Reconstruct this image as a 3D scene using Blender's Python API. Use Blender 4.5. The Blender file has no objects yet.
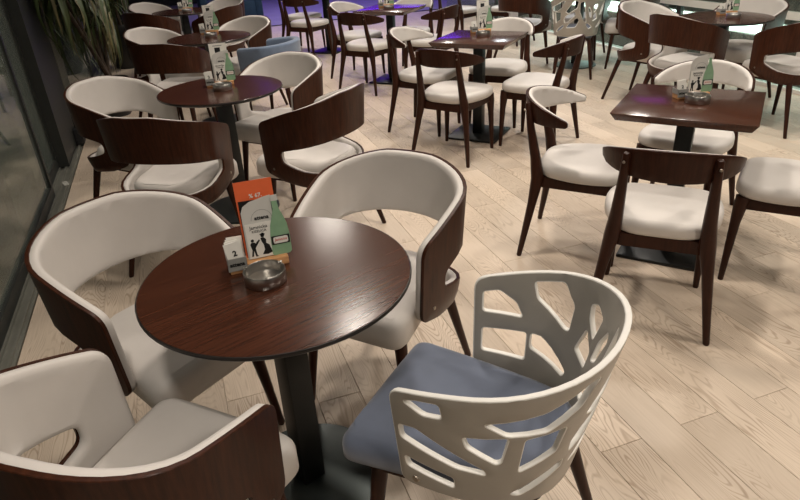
import bpy, bmesh, math, random
import numpy as np
from math import sin, cos, tan, pi, radians, degrees, atan2, sqrt, hypot
from mathutils import Vector, Matrix
from mathutils.geometry import delaunay_2d_cdt

random.seed(7)
S = bpy.context.scene
C = S.collection

# ------------------------------------------------------------------ camera
# solved from the table tops, plank joints and the wall line of the photograph
F_PX, PITCH, HCAM, ROLL, TH = 616.2, radians(28.0), 1.521, radians(-3.21), radians(108.6)
def to_room(v):          # camera-aligned ground axes -> room axes (x across the hall, y along the planks)
    x, y, z = v
    return Vector((x*sin(TH) - y*cos(TH), x*cos(TH) + y*sin(TH), z))
U = Vector((1, 0, 0)); V = Vector((0, -sin(PITCH), -cos(PITCH))); FW = Vector((0, cos(PITCH), -sin(PITCH)))
cr, sr = cos(ROLL), sin(ROLL)
RIGHT = to_room(cr*U - sr*V); DOWN = to_room(sr*U + cr*V); FWD = to_room(FW)
cam = bpy.data.cameras.new('camera'); camo = bpy.data.objects.new('camera', cam); C.objects.link(camo)
cam.sensor_width = 36; cam.lens = 36*F_PX/800; cam.clip_start = .02
M4 = Matrix((RIGHT, -DOWN, -FWD)).transposed().to_4x4(); M4.translation = Vector((0, 0, HCAM))
camo.matrix_world = M4
S.camera = camo
def at(px, py, z=0.0):
    d = FWD + RIGHT*((px-400)/F_PX) + DOWN*((py-250)/F_PX)
    t = (z-HCAM)/d.z
    return Vector((0, 0, HCAM)) + d*t
def in_view(p, m=30):
    d = Vector(p) - Vector((0, 0, HCAM)); k = d.dot(FWD)
    if k < .05: return False
    x = 400 + F_PX*d.dot(RIGHT)/k; y = 250 + F_PX*d.dot(DOWN)/k
    return -m < x < 800+m and -m < y < 500+m

# ------------------------------------------------------------------ world, lights, exposure
w = bpy.data.worlds.new('night_world'); S.world = w; w.use_nodes = True
w.node_tree.nodes['Background'].inputs[0].default_value = (.80, .78, .74, 1)
w.node_tree.nodes['Background'].inputs[1].default_value = .045
S.view_settings.view_transform = 'Standard'; S.view_settings.look = 'None'
S.view_settings.exposure = 0.0; S.view_settings.gamma = 1.0; S.view_settings.use_curve_mapping = False
CEIL = 3.1
def lamp(name, kind, loc, power, color, size=.2, aim=None, spot=None, blend=.4):
    L = bpy.data.lights.new(name, kind); L.energy = power; L.color = color
    if kind == 'AREA': L.shape = 'DISK'; L.size = size
    else: L.shadow_soft_size = size
    if kind == 'SPOT': L.spot_size = radians(spot or 90); L.spot_blend = blend
    o = bpy.data.objects.new(name, L); C.objects.link(o); o.location = loc
    d = (Vector(aim) - Vector(loc)) if aim else Vector((0, 0, -1))
    o.rotation_euler = d.to_track_quat('-Z', 'Y').to_euler()
    return o
WARM = (1.0, .905, .80); NEUT = (1.0, .925, .83); COOL = (.86, .94, 1.0)
for (x, y, p, s, c) in [
        (2.9, .5, 43, .16, WARM), (.95, 2.6, 42, .14, WARM), (3.1, 3.2, 37, .14, NEUT), (1.0, 4.2, 24, .14, WARM),
        (3.05, 4.45, 40, .14, NEUT), (1.32, 6.4, 62, .22, WARM), (3.2, 8.8, 52, .14, NEUT), (-.3, .3, 28, .14, WARM),
        (4.6, 1.6, 38, .14, NEUT), (4.8, 7.9, 60, .15, COOL), (2.2, 9.8, 45, .15, NEUT), (1.4, -1.2, 54, .2, WARM)]:
    lamp('ceiling_downlight_lamp', 'SPOT', (x, y, CEIL-(.15 if x < .45 else .03)), p*3.9, c, s, spot=150, blend=.8)
lamp('stage_purple_lamp', 'SPOT', (2.6, 13.2, 2.9), 200, (.55, .45, 1.0), .2, aim=(2.6, 13.4, 0), spot=110)

# ------------------------------------------------------------------ materials
MATS = {}
def nodes(name):
    m = bpy.data.materials.new(name); m.use_nodes = True; MATS[name] = m
    nt = m.node_tree; b = nt.nodes['Principled BSDF']
    return m, nt, b
def N(nt, t, **kw):
    n = nt.nodes.new(t)
    for k, v in kw.items(): setattr(n, k, v)
    return n
def ramp(nt, stops, fac):
    r = N(nt, 'ShaderNodeValToRGB'); e = r.color_ramp.elements
    while len(e) < len(stops): e.new(.5)
    for i, (p, c) in enumerate(stops): e[i].position = p; e[i].color = (*c, 1)
    nt.links.new(fac, r.inputs[0]); return r.outputs[0]
def plain(name, col, rough=.5, metal=0, vary=.06, scale=30, bump=0, coat=0, spec=.5, sheen=0):
    m, nt, b = nodes(name)
    tc = N(nt, 'ShaderNodeTexCoord'); no = N(nt, 'ShaderNodeTexNoise'); no.inputs['Scale'].default_value = scale
    no.inputs['Detail'].default_value = 4
    nt.links.new(tc.outputs['Object'], no.inputs['Vector'])
    lo = tuple(c*(1-vary) for c in col); hi = tuple(min(1, c*(1+vary)) for c in col)
    nt.links.new(ramp(nt, [(.3, lo), (.7, hi)], no.outputs[0]), b.inputs['Base Color'])
    b.inputs['Roughness'].default_value = rough; b.inputs['Metallic'].default_value = metal
    b.inputs['Coat Weight'].default_value = coat; b.inputs['Coat Roughness'].default_value = .15
    b.inputs['Specular IOR Level'].default_value = spec
    b.inputs['Sheen Weight'].default_value = sheen
    if bump:
        bp = N(nt, 'ShaderNodeBump'); bp.inputs['Strength'].default_value = bump; bp.inputs['Distance'].default_value = .002
        nt.links.new(no.outputs[0], bp.inputs['Height']); nt.links.new(bp.outputs[0], b.inputs['Normal'])
    return m
def wood(name, dark, light, rough, sc=(2, 30, 30), coat=.3, grain=.5, bump=.12, spec=.17):
    m, nt, b = nodes(name)
    tc = N(nt, 'ShaderNodeTexCoord'); oi = N(nt, 'ShaderNodeObjectInfo'); mp = N(nt, 'ShaderNodeMapping')
    mp.inputs['Scale'].default_value = sc
    ad = N(nt, 'ShaderNodeVectorMath', operation='ADD'); ml = N(nt, 'ShaderNodeMath', operation='MULTIPLY'); ml.inputs[1].default_value = 37
    nt.links.new(oi.outputs['Random'], ml.inputs[0]); nt.links.new(tc.outputs['Object'], ad.inputs[0]); nt.links.new(ml.outputs[0], ad.inputs[1])
    nt.links.new(ad.outputs[0], mp.inputs[0])
    n1 = N(nt, 'ShaderNodeTexNoise'); n1.inputs['Scale'].default_value = 3.2; n1.inputs['Detail'].default_value = 8; n1.inputs['Roughness'].default_value = .65
    nt.links.new(mp.outputs[0], n1.inputs['Vector'])
    nt.links.new(ramp(nt, [(.3, dark), (.3+grain, light)], n1.outputs[0]), b.inputs['Base Color'])
    b.inputs['Roughness'].default_value = rough; b.inputs['Coat Weight'].default_value = coat; b.inputs['Coat Roughness'].default_value = .2; b.inputs['Specular IOR Level'].default_value = spec
    bp = N(nt, 'ShaderNodeBump'); bp.inputs['Strength'].default_value = bump; bp.inputs['Distance'].default_value = .001
    nt.links.new(n1.outputs[0], bp.inputs['Height']); nt.links.new(bp.outputs[0], b.inputs['Normal'])
    return m
wood('walnut_shell', (.024, .0074, .0034), (.073, .0225, .0098), .38, (26, 26, 2.2), .08)
wood('walnut_leg', (.020, .0064, .0034), (.052, .0165, .0080), .42, (24, 24, 2.5), .05)
wood('walnut_top', (.038, .0130, .0072), (.088, .030, .0155), .19, (2.0, 44, 10), .25, .5, .06, .32)
wood('block_wood', (.52, .26, .11), (.70, .40, .19), .5, (4, 40, 40), 0)
plain('edge_black', (.012, .009, .008), .35)
plain('cream_leather', (.605, .57, .535), .52, 0, .035, 9, .05, 0, .45)
plain('cream_piping', (.66, .60, .54), .5, 0, .03, 20)
plain('shell_edge', (.30, .21, .15), .5, 0, .1, 40)
plain('lattice_paint', (.36, .335, .295), .36, .15, .025, 14, 0, .1)
plain('lattice_edge', (.82, .80, .75), .45, 0, .02, 20)
plain('blue_velvet', (.125, .148, .205), .85, 0, .14, 7, .06, 0, .25, .4)
plain('blue_velvet_pale', (.15, .20, .29), .85, 0, .12, 9, .06, 0, .25, .4)
plain('black_metal', (.010, .011, .011), .42, .3, .1, 20)
plain('base_steel', (.060, .072, .070), .30, .55, .12, 3)
plain('screw_steel', (.35, .31, .26), .35, 1)
plain('steel', (.50, .48, .45), .30, 1, .05, 50)
plain('rubber_black', (.012, .012, .013), .6)
plain('frame_grey', (.17, .17, .145), .45, .3, .06, 12)
plain('frame_dark', (.022, .024, .022), .5, .2, .1, 10)
plain('paper_white', (.80, .78, .72), .6, 0, .02, 30)
plain('paper_grey', (.62, .61, .57), .6, 0, .02, 30)
plain('paper_orange', (.80, .145, .045), .55, 0, .05, 20)
plain('pocket_grey', (.33, .33, .31), .45, .2)
plain('ink_black', (.008, .008, .008), .5)
plain('ink_grey', (.30, .30, .29), .5)
plain('ink_red', (.55, .05, .03), .5)
plain('bottle_green', (.25, .42, .26), .3, 0, .08, 40, 0, .3)
plain('bottle_dark', (.05, .20, .08), .3)
plain('kraft_paper', (.50, .30, .14), .7)
plain('leaf_green', (.055, .078, .026), .45, 0, .35, 6)
plain('leaf_dry', (.13, .11, .045), .5, 0, .3, 6)
plain('stem_brown', (.06, .04, .025), .8, 0, .3, 20, .3)
plain('planter_black', (.014, .014, .015), .35)
plain('soil', (.02, .014, .009), .95, 0, .4, 40, .5)
plain('asphalt', (.05, .055, .05), .8, 0, .2, 12)
plain('stage_floor', (.33, .32, .36), .45, 0, .08, 3)
plain('navy_fabric', (.012, .04, .09), .8, 0, .15, 12)
plain('wall_dark', (.05, .05, .052), .7, 0, .1, 6)
plain('ceiling_paint', (.72, .70, .66), .8, 0, .03, 4)
plain('sill_white', (.78, .76, .70), .5, 0, .03, 10)
plain('teal_leaf', (.05, .30, .22), .6, 0, .3, 8)
def emis(name, col, st):
    m, nt, b = nodes(name); b.inputs['Base Color'].default_value = (*col, 1)
    b.inputs['Emission Color'].default_value = (*col, 1); b.inputs['Emission Strength'].default_value = st
emis('led_white', (.80, 1.0, .96), 9.0); emis('led_purple', (.17, .03, 1.0), 4.5); emis('led_violet', (.45, .08, .75), .35); emis('led_green', (.10, .8, .35), .8)
def glass(name, tint, rough=.02, ior=1.5, haze=.10):
    m, nt, b = nodes(name); nt.nodes.remove(b)
    out = nt.nodes['Material Output']
    lw = N(nt, 'ShaderNodeLayerWeight'); lw.inputs[0].default_value = .5      # Schlick reflectance, same from both faces
    pw = N(nt, 'ShaderNodeMath', operation='POWER'); pw.inputs[1].default_value = 4.0
    fr = N(nt, 'ShaderNodeMath', operation='MULTIPLY_ADD'); fr.inputs[1].default_value = .85; fr.inputs[2].default_value = .07
    nt.links.new(lw.outputs['Facing'], pw.inputs[0]); nt.links.new(pw.outputs[0], fr.inputs[0])
    tr = N(nt, 'ShaderNodeBsdfTransparent'); tr.inputs[0].default_value = (*tint, 1)
    gl = N(nt, 'ShaderNodeBsdfGlossy'); gl.inputs['Roughness'].default_value = rough
    mx = N(nt, 'ShaderNodeMixShader')
    nt.links.new(fr.outputs[0], mx.inputs[0]); nt.links.new(tr.outputs[0], mx.inputs[1]); nt.links.new(gl.outputs[0], mx.inputs[2])
    df = N(nt, 'ShaderNodeBsdfDiffuse'); df.inputs[0].default_value = (.42, .47, .42, 1)   # grey-green sheen of reflected light, painted in as a diffuse film
    m2 = N(nt, 'ShaderNodeMixShader'); m2.inputs[0].default_value = haze
    nt.links.new(mx.outputs[0], m2.inputs[1]); nt.links.new(df.outputs[0], m2.inputs[2])
    nt.links.new(m2.outputs[0], out.inputs[0]); return m
glass('window_glass', (.80, .86, .82), .03, 2.0)
def oak():
    m, nt, b = nodes('oak_plank')
    tc = N(nt, 'ShaderNodeTexCoord'); oi = N(nt, 'ShaderNodeObjectInfo')
    ml = N(nt, 'ShaderNodeMath', operation='MULTIPLY'); ml.inputs[1].default_value = 53
    nt.links.new(oi.outputs['Random'], ml.inputs[0])
    cb = N(nt, 'ShaderNodeCombineXYZ'); nt.links.new(ml.outputs[0], cb.inputs[0]); nt.links.new(ml.outputs[0], cb.inputs[2])
    ad = N(nt, 'ShaderNodeVectorMath', operation='ADD'); nt.links.new(tc.outputs['Object'], ad.inputs[0]); nt.links.new(cb.outputs[0], ad.inputs[1])
    # slow warp field along the board makes the cathedral figure
    mp = N(nt, 'ShaderNodeMapping'); mp.inputs['Scale'].default_value = (7.5, .95, 1)
    nt.links.new(ad.outputs[0], mp.inputs[0])
    n0 = N(nt, 'ShaderNodeTexNoise'); n0.inputs['Scale'].default_value = 1.35; n0.inputs['Detail'].default_value = 1.5; n0.inputs['Roughness'].default_value = .45
    nt.links.new(mp.outputs[0], n0.inputs['Vector'])
    mm = N(nt, 'ShaderNodeMath', operation='MULTIPLY'); mm.inputs[1].default_value = 240
    nt.links.new(n0.outputs[0], mm.inputs[0])
    sn = N(nt, 'ShaderNodeMath', operation='SINE'); nt.links.new(mm.outputs[0], sn.inputs[0])
    # fine pores
    mp2 = N(nt, 'ShaderNodeMapping'); mp2.inputs['Scale'].default_value = (150, 6, 1)
    nt.links.new(ad.outputs[0], mp2.inputs[0])
    n2 = N(nt, 'ShaderNodeTexNoise'); n2.inputs['Scale'].default_value = 1.0; n2.inputs['Detail'].default_value = 5
    nt.links.new(mp2.outputs[0], n2.inputs['Vector'])
    # where the figure shows strongly
    n3 = N(nt, 'ShaderNodeTexNoise'); n3.inputs['Scale'].default_value = 2.6; nt.links.new(ad.outputs[0], n3.inputs['Vector'])
    mr = N(nt, 'ShaderNodeMapRange'); mr.inputs['From Min'].default_value = .34; mr.inputs['From Max'].default_value = .60
    nt.links.new(n3.outputs[0], mr.inputs[0])
    s2 = N(nt, 'ShaderNodeMapRange'); s2.inputs['From Min'].default_value = .15; s2.inputs['From Max'].default_value = 1.0
    nt.links.new(sn.outputs[0], s2.inputs[0])
    fm = N(nt, 'ShaderNodeMath', operation='MULTIPLY'); nt.links.new(s2.outputs[0], fm.inputs[0]); nt.links.new(mr.outputs[0], fm.inputs[1])
    f2 = N(nt, 'ShaderNodeMath', operation='MULTIPLY_ADD'); f2.inputs[1].default_value = .44
    nt.links.new(fm.outputs[0], f2.inputs[0])
    p2 = N(nt, 'ShaderNodeMath', operation='MULTIPLY'); p2.inputs[1].default_value = .42
    nt.links.new(n2.outputs[0], p2.inputs[0]); nt.links.new(p2.outputs[0], f2.inputs[2])
    col = ramp(nt, [(.06, (.64, .525, .41)), (.30, (.565, .452, .342)), (.80, (.34, .243, .165))], f2.outputs[0])
    hs = N(nt, 'ShaderNodeHueSaturation')
    vr = N(nt, 'ShaderNodeMapRange'); vr.inputs['To Min'].default_value = .88; vr.inputs['To Max'].default_value = 1.10
    nt.links.new(oi.outputs['Random'], vr.inputs[0]); nt.links.new(vr.outputs[0], hs.inputs['Value'])
    hs.inputs['Saturation'].default_value = .92
    nt.links.new(col, hs.inputs['Color']); nt.links.new(hs.outputs[0], b.inputs['Base Color'])
    b.inputs['Roughness'].default_value = .46; b.inputs['Specular IOR Level'].default_value = .45
    bp = N(nt, 'ShaderNodeBump'); bp.inputs['Strength'].default_value = .25; bp.inputs['Distance'].default_value = .0012; bp.invert = True
    nt.links.new(f2.outputs[0], bp.inputs['Height']); nt.links.new(bp.outputs[0], b.inputs['Normal'])
oak()
plain('joint_dark', (.20, .14, .095), .9)

# ------------------------------------------------------------------ helpers
def link_mesh(name, me, mat, parent=None, smooth=None):
    o = bpy.data.objects.new(name, me); C.objects.link(o)
    if mat is not None:
        for k in (mat if isinstance(mat, (list, tuple)) else [mat]): me.materials.append(MATS[k])
    if smooth is not None:
        me.shade_smooth(); me.set_sharp_from_angle(angle=radians(smooth))
    if parent: o.parent = parent
    return o
def obj(name, bm, mat, parent=None, smooth=None):
    me = bpy.data.meshes.new(name)
    bmesh.ops.recalc_face_normals(bm, faces=bm.faces)
    bm.to_mesh(me); bm.free()
    return link_mesh(name, me, mat, parent, smooth)
def tag(o, label=None, cat=None, group=None, kind=None):
    if label: o['label'] = label
    if cat: o['category'] = cat
    if group: o['group'] = group
    if kind: o['kind'] = kind
    return o
def empty(name, loc=(0, 0, 0), rz=0):
    o = bpy.data.objects.new(name, None); C.objects.link(o); o.location = loc; o.rotation_euler = (0, 0, rz)
    o.empty_display_size = .1
    return o
def copy_tree(o, parent=None):
    c = o.copy(); C.objects.link(c); c.parent = parent
    for ch in list(o.children): copy_tree(ch, c)
    return c
def box(bm, x0, x1, y0, y1, z0, z1, bev=0):
    r = bmesh.ops.create_cube(bm, size=1)
    for v in r['verts']:
        v.co = Vector((x0 + (v.co.x+.5)*(x1-x0), y0 + (v.co.y+.5)*(y1-y0), z0 + (v.co.z+.5)*(z1-z0)))
    if bev:
        es = list({e for v in r['verts'] for e in v.link_edges})
        bmesh.ops.bevel(bm, geom=es, offset=bev, segments=2, profile=.5, affect='EDGES')
def bar(bm, a, b, ra, rb, seg=10, up=None, flat=1.0):
    """tapered rounded bar from a to b; flat squeezes the section along the second axis"""
    a, b = Vector(a), Vector(b); d = (b-a).normalized()
    x = d.cross(Vector(up) if up else Vector((0, 1, 0))).normalized(); y = d.cross(x)
    ring = []
    for p, r in ((a, ra), (b, rb)):
        ring.append([bm.verts.new(p + x*(r*cos(t)) + y*(r*flat*sin(t))) for t in [2*pi*k/seg for k in range(seg)]])
    for k in range(seg):
        bm.faces.new((ring[0][k], ring[0][(k+1) % seg], ring[1][(k+1) % seg], ring[1][k]))
    bm.faces.new(ring[0]); bm.faces.new(ring[1][::-1])
def tube_path(bm, pts, rad, seg=8, up=(0, 1, 0), flats=None):
    """one continuous tube through pts with per-point radius; flats = per-point section factor"""
    pts = [Vector(p) for p in pts]; rings = []
    for i, p in enumerate(pts):
        d = (pts[min(i+1, len(pts)-1)] - pts[max(i-1, 0)]).normalized()
        x = d.cross(Vector(up)).normalized(); y = d.cross(x)
        r = rad[i] if isinstance(rad, (list, tuple)) else rad; fl = flats[i] if flats else 1
        rings.append([bm.verts.new(p + x*(r*cos(t)) + y*(r*fl*sin(t))) for t in [2*pi*(k+.5)/seg for k in range(seg)]])
    for a, b in zip(rings, rings[1:]):
        for k in range(seg): bm.faces.new((a[k], a[(k+1) % seg], b[(k+1) % seg], b[k]))
    bm.faces.new(rings[0]); bm.faces.new(rings[-1][::-1])
def lathe(bm, prof, seg=32, c=(0, 0)):
    rings = []
    for r, z in prof:
        if r < 1e-6: rings.append([bm.verts.new((c[0], c[1], z))])
        else: rings.append([bm.verts.new((c[0]+r*cos(2*pi*k/seg), c[1]+r*sin(2*pi*k/seg), z)) for k in range(seg)])
    for a, b in zip(rings, rings[1:]):
        for k in range(seg):
            k2 = (k+1) % seg
            if len(a) == 1 and len(b) == 1: continue
            if len(a) == 1: bm.faces.new((a[0], b[k], b[k2]))
            elif len(b) == 1: bm.faces.new((a[k], a[k2], b[0]))
            else: bm.faces.new((a[k], a[k2], b[k2], b[k]))
def rounded(pts, r, n=5):
    """round the corners of a polygon; r one radius or one per corner"""
    out = []; m = len(pts)
    for i, p in enumerate(pts):
        p = Vector(p); a = Vector(pts[i-1]); b = Vector(pts[(i+1) % m])
        rr = r[i] if isinstance(r, (list, tuple)) else r
        la, lb = (a-p).length, (b-p).length
        k = min(rr, la*.48, lb*.48)
        if k < 1e-4: out.append(p); continue
        A = p + (a-p).normalized()*k; B = p + (b-p).normalized()*k
        for j in range(n+1):
            t = j/n; out.append(A*(1-t)**2 + p*2*t*(1-t) + B*t*t)
    return out
def resample(poly, step):
    out = []; m = len(poly)
    for i in range(m):
        a, b = Vector(poly[i]), Vector(poly[(i+1) % m]); n = max(1, int((b-a).length/step))
        for j in range(n): out.append(a + (b-a)*(j/n))
    return out
def area2(p): return sum(p[i-1].x*p[i].y - p[i].x*p[i-1].y for i in range(len(p)))/2
def inside(pt, poly):
    x, y = pt; c = False; m = len(poly)
    for i in range(m):
        a, b = poly[i-1], poly[i]
        if (a.y > y) != (b.y > y) and x < (b.x-a.x)*(y-a.y)/(b.y-a.y)+a.x: c = not c
    return c
def inset_dirs(poly, hole):
    m = len(poly); out = []; sgn = 1 if area2(poly) > 0 else -1
    if hole: sgn = -sgn
    for i in range(m):
        d = (poly[(i+1) % m] - poly[i-1])
        if d.length < 1e-9: d = Vector((1, 0))
        d.normalize(); out.append(Vector((-d.y, d.x))*sgn)
    return out
def sheet(outline, holes, surf, rings, step=.03, mats=(0, 1, 0)):
    """a curved board: outline and holes drawn flat in (s, z), bent by surf(s, z, offset).
    rings = [(offset, inset), ...] walks round the edge from the front face to the back face."""
    outline = resample([Vector(p) for p in outline], step); holes = [resample([Vector(p) for p in h], step) for h in holes]
    loops = [outline] + holes
    dirs = [inset_dirs(outline, False)] + [inset_dirs(h, True) for h in holes]
    P = []; E = []
    for lp in loops:
        k = len(P); P += lp; E += [(k+i, k+(i+1) % len(lp)) for i in range(len(lp))]
    nb = len(P)
    xs = [p.x for p in outline]; ys = [p.y for p in outline]
    x = min(xs)+step*.5
    row = 0
    while x < max(xs):
        y = min(ys)+step*(.5 if row % 2 else .25)
        while y < max(ys):
            q = Vector((x, y))
            if inside(q, outline) and not any(inside(q, h) for h in holes) and min((q-p).length for p in P[:nb]) > step*.45: P.append(q)
            y += step
        x += step; row += 1
    vs, es, fs, *_ = delaunay_2d_cdt(P, E, [], 0, 1e-6)
    tri = []
    for f in fs:
        c = sum((vs[i] for i in f), Vector((0, 0)))/len(f)
        if inside(c, outline) and not any(inside(c, h) for h in holes): tri.append(tuple(f))
    bm = bmesh.new()
    dmap = {}
    k = 0
    for lp, dd in zip(loops, dirs):
        for i in range(len(lp)): dmap[k] = dd[i]; k += 1
    def layer(off, ins, only_b):
        L = []
        for i, v in enumerate(vs):
            if i < nb: q = v + dmap[i]*ins; L.append(bm.verts.new(surf(q.x, q.y, off)))
            else: L.append(None if only_b else bm.verts.new(surf(v.x, v.y, off)))
        return L
    Ls = [layer(o, i, 0 < j < len(rings)-1) for j, (o, i) in enumerate(rings)]
    for f in tri:
        a = bm.faces.new([Ls[0][i] for i in f]); a.material_index = mats[0]
        b = bm.faces.new([Ls[-1][i] for i in reversed(f)]); b.material_index = mats[2]
    for La, Lb in zip(Ls, Ls[1:]):
        for a, b in E:
            f = bm.faces.new((La[a], La[b], Lb[b], Lb[a])); f.material_index = mats[1]
    return bm
def u_curve(a, b, straight, n=60, power=2.0, toe=0.0):
    """plan of a tub back, origin at the seat centre, facing +x; returns f(s)->(x, y, nx, ny) and the half length"""
    pts = []
    for k in range(n+1):
        t = pi - (pi/2)*k/n                      # from the back centre (-a, 0) to the side (0, b)
        c, s_ = cos(t), sin(t)
        pts.append((-a*abs(c)**(2/power), b*abs(s_)**(2/power)))
    for k in range(1, 13): pts.append((straight*k/12, b - toe*(k/12)**2))
    pts = np.array(pts); d = np.hypot(*np.diff(pts, axis=0).T); L = np.concatenate([[0], np.cumsum(d)])
    def f(s):
        q = abs(s); sg = 1 if s >= 0 else -1
        if q > L[-1]:
            ex = q-L[-1]; dx, dy = (pts[-1]-pts[-2])/d[-1]; x, y = pts[-1][0]+dx*ex, pts[-1][1]+dy*ex
        else: x = np.interp(q, L, pts[:, 0]); y = np.interp(q, L, pts[:, 1])
        e = .006
        q0, q1 = max(0, q-e), min(L[-1], q+e)
        dx = np.interp(q1, L, pts[:, 0]) - np.interp(q0, L, pts[:, 0]); dy = np.interp(q1, L, pts[:, 1]) - np.interp(q0, L, pts[:, 1])
        if q < e: dx, dy = 0, 1
        h = hypot(dx, dy)
        return x, sg*y, -dy/h, sg*dx/h
    return f, L[-1]
def cushion(outline, z0, z1, edge=.03, dome=.008, step=.045):
    """upholstered pad with a rounded edge"""
    def surf(s, z, off): return Vector((s, z, off))
    h = z1-z0
    cx = sum(p[0] for p in outline)/len(outline); cy = sum(p[1] for p in outline)/len(outline)
    R = max(hypot(p[0]-cx, p[1]-cy) for p in outline)
    def s2(x, y, off):
        d = min(1, hypot(x-cx, y-cy)/R)
        return Vector((x, y, off + (dome*(1-d*d) if off > (z0+z1)/2 else 0)))
    e = min(edge, h*.5)
    rings = [(z1, e)] + [(z1 - e*(1-cos(t)), e*(1-sin(t))) for t in (radians(22), radians(45), radians(68), radians(90))] + [(z0+e*.4, 0), (z0, e*.35)]
    return sheet(outline, [], s2, rings, step, (0, 0, 0))
def text_mesh(body, size, align='CENTER', shear=0, bold=0):
    cu = bpy.data.curves.new('lettering', 'FONT'); cu.body = body; cu.size = size; cu.align_x = align; cu.shear = shear; cu.offset = bold; cu.resolution_u = 2
    cu.extrude = .0003
    o = bpy.data.objects.new('lettering', cu); C.objects.link(o)
    bpy.context.view_layer.update()
    me = bpy.data.meshes.new_from_object(o.evaluated_get(bpy.context.evaluated_depsgraph_get()))
    bpy.data.objects.remove(o); me.name = 'lettering'
    return me

# ------------------------------------------------------------------ the hall
WX0, WX1, Y0, Y1 = -.86, 5.12, -2.6, 11.6
bm = bmesh.new(); box(bm, WX0-.0, WX1, Y0, Y1, -.12, -.008)
floor = tag(obj('floor', bm, 'joint_dark'), 'pale oak laminate floor of long boards', kind='structure')
PW, PL, GAP = .1565, 1.22, .0011
pm = {}
def plank_mesh(wd, ln):
    key = (round(wd, 4), round(ln, 4))
    if key not in pm:
        b = bmesh.new(); g = GAP/2
        vs = [(-wd/2+g, -ln/2+g), (wd/2-g, -ln/2+g), (wd/2-g, ln/2-g), (-wd/2+g, ln/2-g)]; bv = .0012
        lo = [b.verts.new((x, y, -.008)) for x, y in vs]; mi = [b.verts.new((x, y, -.0012)) for x, y in vs]
        hi = [b.verts.new((x-bv*(1 if x > 0 else -1), y-bv*(1 if y > 0 else -1), 0)) for x, y in vs]
        for A, B in ((lo, mi), (mi, hi)):
            for k in range(4): b.faces.new((A[k], A[(k+1) % 4], B[(k+1) % 4], B[k]))
        b.faces.new(hi); b.faces.new(lo[::-1])
        me = bpy.data.meshes.new('plank'); b.to_mesh(me); b.free(); me.materials.append(MATS['oak_plank']); pm[key] = me
    return pm[key]
cells = []
k0 = int(math.floor((WX0-1.0225)/PW)); k1 = int(math.ceil((WX1-1.0225)/PW))
for k in range(k0, k1+1):
    xa, xb = max(WX0, 1.0225+k*PW), min(WX1, 1.0225+(k+1)*PW)
    if xb-xa < .01: continue
    off = 1.147 + (0 if k % 2 == 0 else PL*.5 + .09*sin(k*2.3)) + (0 if -1 < k < 6 else .13*sin(k*1.7))
    j0 = int(math.floor((Y0-off)/PL)); j1 = int(math.ceil((Y1-off)/PL))
    for j in range(j0, j1+1):
        ya, yb = max(Y0, off+j*PL), min(Y1, off+(j+1)*PL)
        if yb-ya < .02: continue
        cells.append((xa, xb, ya, yb))
def cell_seen(c):
    xa, xb, ya, yb = c
    return any(in_view((x, ya+(yb-ya)*t, 0), 40) for x in (xa, xb) for t in (0, .25, .5, .75, 1))
seen = [c for c in cells if cell_seen(c)]; rest = [c for c in cells if not cell_seen(c)]
seen.sort(key=lambda c: hypot((c[0]+c[1])/2, (c[2]+c[3])/2))
rest += seen[295:]; seen = seen[:295]
for (xa, xb, ya, yb) in seen:
    o = bpy.data.objects.new('plank', plank_mesh(xb-xa, yb-ya)); C.objects.link(o); o.parent = floor
    o.location = ((xa+xb)/2, (ya+yb)/2, 0)
bm = bmesh.new()
for (xa, xb, ya, yb) in rest: box(bm, xa+GAP/2, xb-GAP/2, ya+GAP/2, yb-GAP/2, -.008, 0)
tag(obj('plank', bm, 'oak_plank', floor), kind='stuff')

bm = bmesh.new(); box(bm, WX0-.3, WX1+.3, Y0, Y1, CEIL, CEIL+.1)
tag(obj('ceiling', bm, 'ceiling_paint'), kind='structure')
bm = bmesh.new(); box(bm, WX0-.3, 8.5, Y1, 17, CEIL, CEIL+.1)
tag(obj('ceiling_beyond', bm, 'wall_dark'), kind='structure')
bm = bmesh.new(); box(bm, WX0, .45, Y0, Y1, CEIL-.12, CEIL)
tag(obj('trim_2', bm, 'wall_dark'), 'dark lowered ceiling strip along the glass front', kind='structure')
# ground outside both glazed fronts
bm = bmesh.new(); box(bm, -7, WX0, Y0, 18, -.3, -.10)
tag(obj('ground', bm, 'asphalt'), 'dark paved ground outside the glass front', kind='structure')
bm = bmesh.new(); box(bm, WX1, 12, Y0, Y1, -.3, -.10)
tag(obj('ground_window_side', bm, 'asphalt'), 'dark ground outside the bright window front', kind='structure')
bm = bmesh.new(); box(bm, WX0, 8.5, Y1+.06, 17, -.12, -.004)
tag(obj('floor_beyond', bm, 'stage_floor'), 'grey tiled floor under purple light beyond the threshold', kind='structure')
bm = bmesh.new(); box(bm, WX0, WX1, Y1, Y1+.06, -.12, .012, .004)
tag(obj('trim_1', bm, 'frame_dark'), 'dark threshold strip across the floor', kind='structure')
bm = bmesh.new(); box(bm, WX0-.3, 8.5, 17, 17.2, -.1, CEIL)
tag(obj('wall_back', bm, 'wall_dark'), kind='structure')

# ------------------------------------------------------------------ chairs (prototypes face +x, origin on the floor under the seat)
def legs(parent, spots, mat='walnut_leg', r0=.021, r1=.0125, flat=1.0):
    for (top, bot) in spots:
        bm = bmesh.new(); t, b = Vector(top), Vector(bot); m_ = t.lerp(b, .12)
        tube_path(bm, [t, m_, t.lerp(b, .6), b+Vector((0, 0, .004)), b], [r0*.95, r0, (r0+2*r1)/3, r1, r1*.85], 10)
        l = obj('leg', bm, mat, parent, 40)
def screw(bm_or_parent, p, n, r=.0075, name='screw', mat='screw_steel'):
    b = bmesh.new(); n = Vector(n).normalized(); p = Vector(p)
    bar(b, p - n*.002, p + n*.003, r, r*.8, 10, up=(0, 0, 1) if abs(n.z) < .9 else (1, 0, 0))
    return obj(name, b, mat, bm_or_parent, 40)

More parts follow.
